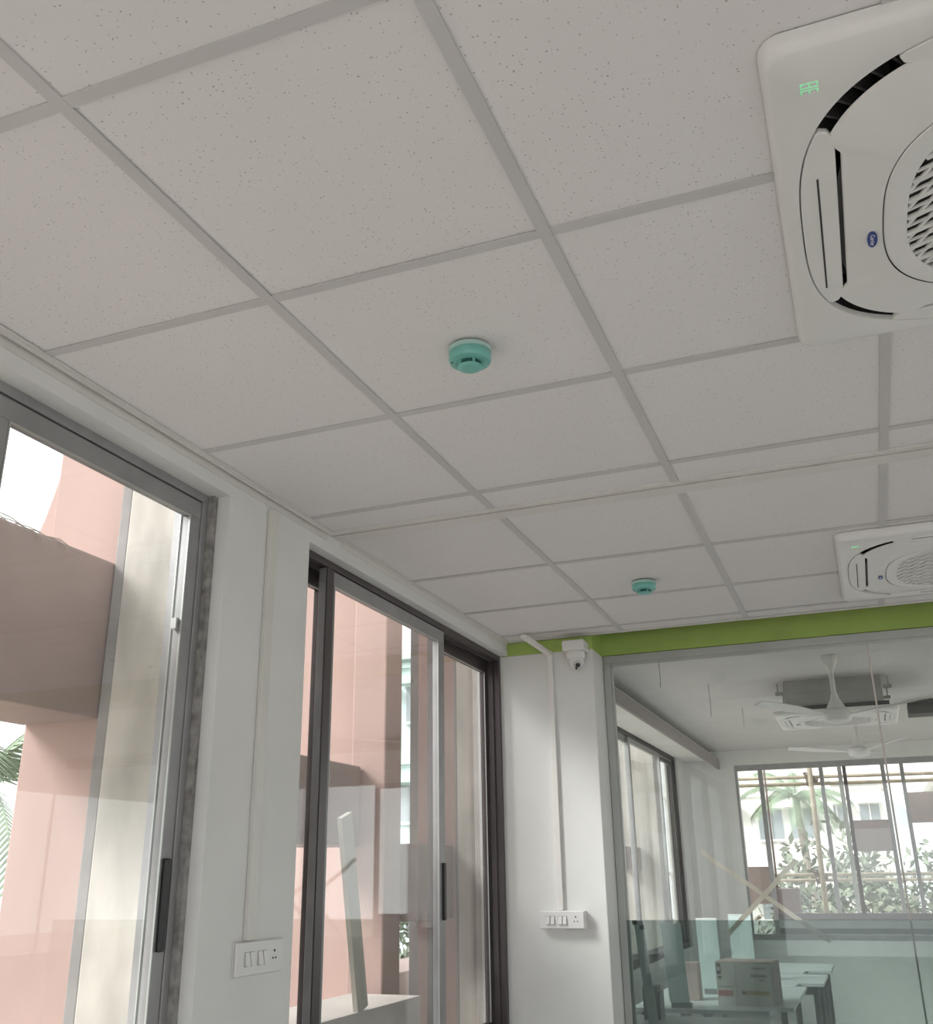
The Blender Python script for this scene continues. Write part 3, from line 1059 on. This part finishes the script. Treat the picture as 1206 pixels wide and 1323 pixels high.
# haunch under the fin, above the beam of the near bay
bm = bmesh.new()
prof = [(0, 0), (-.13, 0), (-.11, .05), (-.075, .13), (-.045, .20), (-.015, .30), (0, .36)]
a = [bm.verts.new((-2.436 + x, 2.43, 2.526 + z)) for x, z in prof]
b = [bm.verts.new((-2.436 + x, 2.64, 2.526 + z)) for x, z in prof]
bm.faces.new(a)
bm.faces.new(b[::-1])
for k in range(len(prof)):
    k2 = (k + 1) % len(prof)
    bm.faces.new((a[k], b[k], b[k2], a[k2]))
tag(fin('facade_haunch', bm, PINK), 'pink curved haunch on top of the brown beam outside the nearest window', 'bracket')
tag(boxes('facade_beam', [(-2.44, -2.142, -3.5, 2.421, 2.03, 2.525)], BROWN, bevel=.008), 'deep brown facade beam outside the nearest window', 'beam', 'facade beams')
tag(boxes('facade_beam', [(-2.45, -2.2, 2.661, 4.27, 1.70, 2.06)], BROWN, bevel=.008), 'brown facade beam crossing behind the left panes of the second window', 'beam', 'facade beams')
tag(boxes('facade_beam', [(-2.18, -1.99, 4.46, 4.918, 1.375, 1.715)], BROWN, bevel=.008), 'short brown facade beam beside the narrow concrete pier', 'beam', 'facade beams')
tag(boxes('facade_fin', [(-2.255, -2.075, 4.275, 4.455, -4, 4.2)], PINK, bevel=.008), 'pale pink upright fin in the middle of the second window view', 'fin', 'pink facade fins')
tag(boxes('facade_fin', [(-2.80, -2.36, 4.52, 4.72, -4, 4.2)], PINK, bevel=.008), 'broad pink upright fin behind the left panes of the second window', 'fin', 'pink facade fins')
tag(boxes('facade_beam', [(-2.79, -2.40, 4.721, 9.9, .70, 1.10)], BROWN), 'low brown facade beam running past the side window beyond the glass', 'beam', 'facade beams')
tag(boxes('facade_fin', [(-2.75, -2.29, 11.9, 12.1, -4, 4.2)], CONC), 'beige concrete fin outside the side window of the room beyond', 'fin')
tag(boxes('facade_beam', [(-2.72, -2.5, 9.901, 11.89, 1.62, 1.85)], BROWN), 'narrow brown beam outside the side window of the room beyond', 'beam', 'facade beams')
tag(boxes('facade_parapet', [(-2.19, -1.86, 2.67, 4.2, -4, 1.10)], mat('parapet_render', (.48, .44, .41), .85, var=.1)), 'low pale parapet ledge outside the second window', 'parapet')
# leaning board
bm = bmesh.new()
B(bm, -.011, .011, -.042, .042, 0, 1.0)
o = tag(fin('timber_plank', bm, WOOD, bevel=.002), 'narrow pale board leaning behind the glass of the second window', 'board')
top, bot = Vector((-1.845, 3.455, 1.79)), Vector((-1.875, 3.682, 1.102))
ax = (top - bot)
o.location = bot
o.scale = (1, 1, 1)
zz = ax.normalized()
xx = Vector((1, 0, 0))
xx = (xx - zz * xx.dot(zz)).normalized()
yy = zz.cross(xx)
Mx = Matrix((xx, yy, zz)).transposed().to_4x4()
Mx.translation = bot
for v in o.data.vertices:
    v.co.z *= ax.length
o.matrix_world = Mx

# dry twigs caught on the beam of the near bay
for k in range(9):
    bm = bmesh.new()
    y0 = 1.70 + .05 * k
    pts = []
    q = Vector((-2.165 - .02 * random.random(), y0, 2.529))
    d = Vector((random.uniform(.0, .15), random.uniform(.2, .9), random.uniform(.05, .4))).normalized()
    for i in range(6):
        pts.append(tuple(q))
        q = q + d * .03
        d = (d + Vector((.12, random.uniform(-.1, .2), -.33))).normalized()
        q.y = min(q.y, 2.395)
        if q.z < 2.529:
            q.x = max(q.x, -2.137)
    tube(bm, pts, .0016, 5)
    tag(fin('dry_twig', bm, BARK), 'thin dry twig lying on the brown beam outside the nearest window', 'twig', 'dry twigs on the beam')

# ================================================================== OUTSIDE: beyond the end window
def bamboo(a, b, label, r=.03):
    bm = bmesh.new()
    a, b = Vector(a), Vector(b)
    n = max(3, int((b - a).length / .35))
    pts = []
    tube(bm, [a.lerp(b, i / n) for i in range(n + 1)], r, 10)
    root = fin('bamboo_pole', bm, BAMBOO, None, True)
    for i in range(1, n):
        bm = bmesh.new()
        c = a.lerp(b, i / n)
        dd = (b - a).normalized() * .008
        tube(bm, [c - dd, c + dd], r * 1.12, 10)
        fin('node', bm, BAMBOO, root)
    tag(root, label, 'pole', 'bamboo scaffold poles')


bamboo((-1.9, 13.95, 2.735), (2.5, 13.95, 2.675), 'topmost horizontal bamboo scaffold pole across the end window', .022)
bamboo((-1.9, 14.05, 2.655), (2.5, 14.05, 2.605), 'horizontal bamboo scaffold pole just under the topmost one', .024)
bamboo((-1.2, 13.95, 1.53), (2.5, 13.95, 1.51), 'upper of the two low bamboo scaffold poles across the end window', .022)
bamboo((-1.2, 14.05, 1.462), (2.5, 14.05, 1.452), 'lower of the two low bamboo scaffold poles across the end window', .020)
bamboo((-.635, 13.88, 3.6), (-.705, 13.88, -3.9), 'upright bamboo scaffold pole lashed at two crossings', .034)
bamboo((1.45, 13.88, 3.6), (1.45, 13.88, -3.9), 'upright bamboo scaffold pole right of the end window view', .034)
for i, (x, z, lab) in enumerate(((-.642, 2.69, 'dark rope lashing at the upper bamboo crossing'), (-.677, 1.50, 'dark rope lashing at the lower bamboo crossing'))):
    bm = bmesh.new()
    for k in range(7):
        t = k * .9
        tube(bm, [(x + .07 * math.cos(u_ * 2 * math.pi / 12 + t) * (.7 + .08 * k), 13.93 + .06 * math.sin(u_ * 2 * math.pi / 12), z + (.012 * k - .04) + .05 * math.cos(u_ * 2 * math.pi / 12 + t * 1.7))
                  for u_ in range(13)], .009, 5)
    tag(fin('rope_lashing', bm, ROPE), lab, 'rope', 'rope lashings')
fs = empty('facade_screen', (0, 13.5, -4), 'open facade screen of brown panels on slender posts outside the end window', 'facade screen')
T = (0, 13.5, -4)


def adds(nm, b, m):
    bm = bmesh.new()
    B(bm, *b, mx=Matrix.Translation((0, -13.5, 4)))
    return fin(nm, bm, m, fs)


DBROWN = mat('dark_brown_paint', (.20, .14, .13), .85, var=.15)
adds('panel', (-.20, .21, 13.5, 13.62, 1.785, 2.145), BROWN)
adds('panel', (.455, 1.2, 13.5, 13.62, 2.10, 2.45), BROWN)
adds('panel', (-1.75, -1.205, 13.5, 13.62, 1.20, 1.63), BROWN)
adds('panel', (-1.20, -.93, 13.5, 13.62, .3, 1.37), DBROWN)
for x in (-1.2025, -.24, .212, .43, 1.21):
    adds('post', (x, x + .02, 13.64, 13.70, -4, 3.6), DBROWN)
for z in (-.4, 3.5):
    adds('rail', (-1.75, 2.6, 13.71, 13.76, z, z + .06), DBROWN)

GZ = -4.0
tag(boxes('ground', [(-90, 90, -60, 140, GZ - .5, GZ)], mat('ground_soil', (.38, .34, .28), .95, var=.2, vscale=.2)), 'pale ground far below the windows', 'ground', kind=ST)


def building(loc, w, d, h, label, m, floors, bays, ww=.9, wh=1.1, face='-y'):
    r = empty('apartment_building', loc, label, 'building', 'distant buildings')
    body = boxes('wall', [(-w / 2, w / 2, 0, d, 0, h)], m, r)
    boxes('roof_slab', [(-w / 2 - .3, w / 2 + .3, -.3, d + .3, h, h + .3)], m, r)
    fh = h / floors
    for i in range(floors):
        boxes('floor_band', [(-w / 2 - .1, w / 2 + .1, -.12, -.001, i * fh + fh - .25, i * fh + fh - .1)], m, r)
        for j in range(bays):
            x = -w / 2 + (j + .5) * w / bays + random.uniform(-.2, .2)
            z = i * fh + fh * .35
            win = boxes('window', [(x - ww / 2, x + ww / 2, -.05, -.001, z, z + wh)], BWIN, r)
            boxes('window_frame', [(x - ww / 2 - .06, x + ww / 2 + .06, -.10, -.051, z - .08, z - .001), (x - .03, x + .03, -.08, -.051, z, z + wh)], m, win)
            boxes('sunshade', [(x - ww / 2 - .15, x + ww / 2 + .15, -.5, -.051, z + wh + .05, z + wh + .13)], m, win)
    return r


building((-4.6, 42, GZ), 6.2, 8, 11.5, 'white apartment building left of the palm in the end window', BLDG, 4, 4)
building((-1.5, 54, GZ), 4.4, 6, 9.6, 'lower white building just behind the palm in the end window', BLDG, 3, 3)
building((-13.6, 29, GZ), 5.5, 7, 12.2, 'pale teal building seen through the gap between the pink fins', BLDG2, 4, 4)
building((5.2, 34, GZ), 6.0, 6, 8.2, 'white house at the right end of the end window view', BLDG, 3, 3)


def palm(loc, h, n, fl, label, seed):
    rnd = random.Random(seed)
    r = empty('palm_tree', loc, label, 'palm tree', 'palm trees')
    bm = bmesh.new()
    tube(bm, [(.12 * math.sin(i * .5), .05 * i / 8, h * i / 8) for i in range(9)], .17, 10, .10)
    fin('trunk', bm, BARK, r, True)
    tx, ty, tz = .12 * math.sin(4), .05, h
    for k in range(n):
        a = 2 * math.pi * k / n + rnd.uniform(-.2, .2)
        el = rnd.uniform(-.1, 1.15)
        bm = bmesh.new()
        q = Vector((tx, ty, tz - .05))
        d = Vector((math.cos(a) * math.cos(el), math.sin(a) * math.cos(el), math.sin(el)))
        N = 14
        pts = [q.copy()]
        for i in range(N):
            q = q + d * fl / N
            d = (d + Vector((0, 0, -.11))).normalized()
            pts.append(q.copy())
        tube(bm, pts, .02, 4, .006)
        for i in range(2, N + 1):
            t = i / N
            p0 = pts[i]
            dd = (pts[i] - pts[i - 1]).normalized()
            side = dd.cross(Vector((0, 0, 1))).normalized()
            for s in (-1, 1):
                for hh in (0, .5):
                    L = fl * .33 * (1 - .65 * abs(t - .45)) * rnd.uniform(.8, 1.1)
                    b0 = p0 - dd * hh * fl / N
                    tip = b0 + side * s * L * .75 + dd * L * .5 + Vector((0, 0, -L * .45))
                    wv = dd * .03
                    bm.faces.new([bm.verts.new(v) for v in (b0 - wv, b0 + wv, tip)])
        fin('frond', bm, LEAF, r)
    return r


palm((-1.95, 33, GZ), 7.75, 15, 1.75, 'coconut palm rising outside the end window', 3)
palm((-9.6, 9.0, GZ), 6.7, 16, 2.1, 'coconut palm at the left edge of the nearest window', 5)


def bush(loc, rx, ry, rz, label, seed, m=LEAF2, n=3500, ls=.13):
    rnd = random.Random(seed)
    r = empty('tree', loc, label, 'tree', 'trees beyond the end window')
    bm = bmesh.new()
    for k in range(n):
        t = rnd.uniform(0, 2 * math.pi)
        c = rnd.uniform(-.55, 1)
        s = math.sqrt(max(0, 1 - c * c))
        lump = 1 + .22 * math.sin(3 * t + seed) * math.sin(4 * c + seed)
        q = rnd.uniform(.72, 1.0) * lump
        p0 = Vector((rx * s * math.cos(t) * q, ry * s * math.sin(t) * q, rz * 1.0 + rz * c * q))
        e1 = Vector((rnd.gauss(0, 1), rnd.gauss(0, 1), rnd.gauss(0, 1))).normalized()
        e2 = e1.cross(Vector((rnd.gauss(0, 1), rnd.gauss(0, 1), rnd.gauss(0, 1)))).normalized()
        l = ls * rnd.uniform(.6, 1.2)
        bm.faces.new([bm.verts.new(v) for v in (p0 - e1 * l, p0 + e2 * l * .45, p0 + e1 * l, p0 - e2 * l * .45)])
    me_name = 'foliage'
    me = bpy.data.meshes.new(me_name)
    bm.to_mesh(me)
    bm.free()
    link(me_name, me, m, r)
    bm = bmesh.new()
    tube(bm, [(0, 0, 0), (.05, 0, rz * .5), (0, .05, rz * 1.2)], .12, 8, .05)
    fin('trunk', bm, BARK, r, True)
    return r


LEAF3 = mat('dry_green', (.25, .235, .19), .8, var=.35, vscale=1.2)
bush((-.7, 24.5, GZ), 1.9, 1.7, 3.05, 'leafy tree right of the palm beyond the end window', 1, LEAF2, 5000)
bush((2.2, 28.5, GZ), 2.2, 1.8, 3.1, 'bushy tree behind the brown middle panel', 2, LEAF2, 5000)
bush((-1.75, 19, GZ), .9, 1.0, 2.35, 'brownish low tree at the foot of the palm', 4, LEAF3, 4000, .09)
bush((.5, 17.5, GZ), 1.2, 1.0, 2.45, 'dry brownish shrub low in the middle of the end window', 6, LEAF3, 4500, .09)
bush((-12.8, 6.6, GZ), 1.6, 1.6, 2.6, 'green tree below the palm outside the nearest window', 8, LEAF2, 3500)
bush((-9.2, 20.0, GZ), 1.8, 1.8, 2.9, 'green tree in the gap between the pink fins', 9, LEAF2, 3500)
bm = bmesh.new()
N = 28
rows = []
for i in range(N + 1):
    rows.append([bm.verts.new((-14 + 34 * i / N, 75 + 20 * j / 8, GZ + (11.2 * math.sin(math.pi * min(1, (i + 1) / (N + 2))) + .7 * math.sin(i * 1.7) + .4 * math.sin(i * 3.1)) * math.sin(math.pi / 2 * j / 8)))
                 for j in range(9)])
for a, b in zip(rows, rows[1:]):
    for j in range(8):
        bm.faces.new((a[j], a[j + 1], b[j + 1], b[j]))
tag(fin('hill', bm, HILLM, None, True), 'hazy grey hill behind the trees beyond the end window', 'hill', kind=ST)
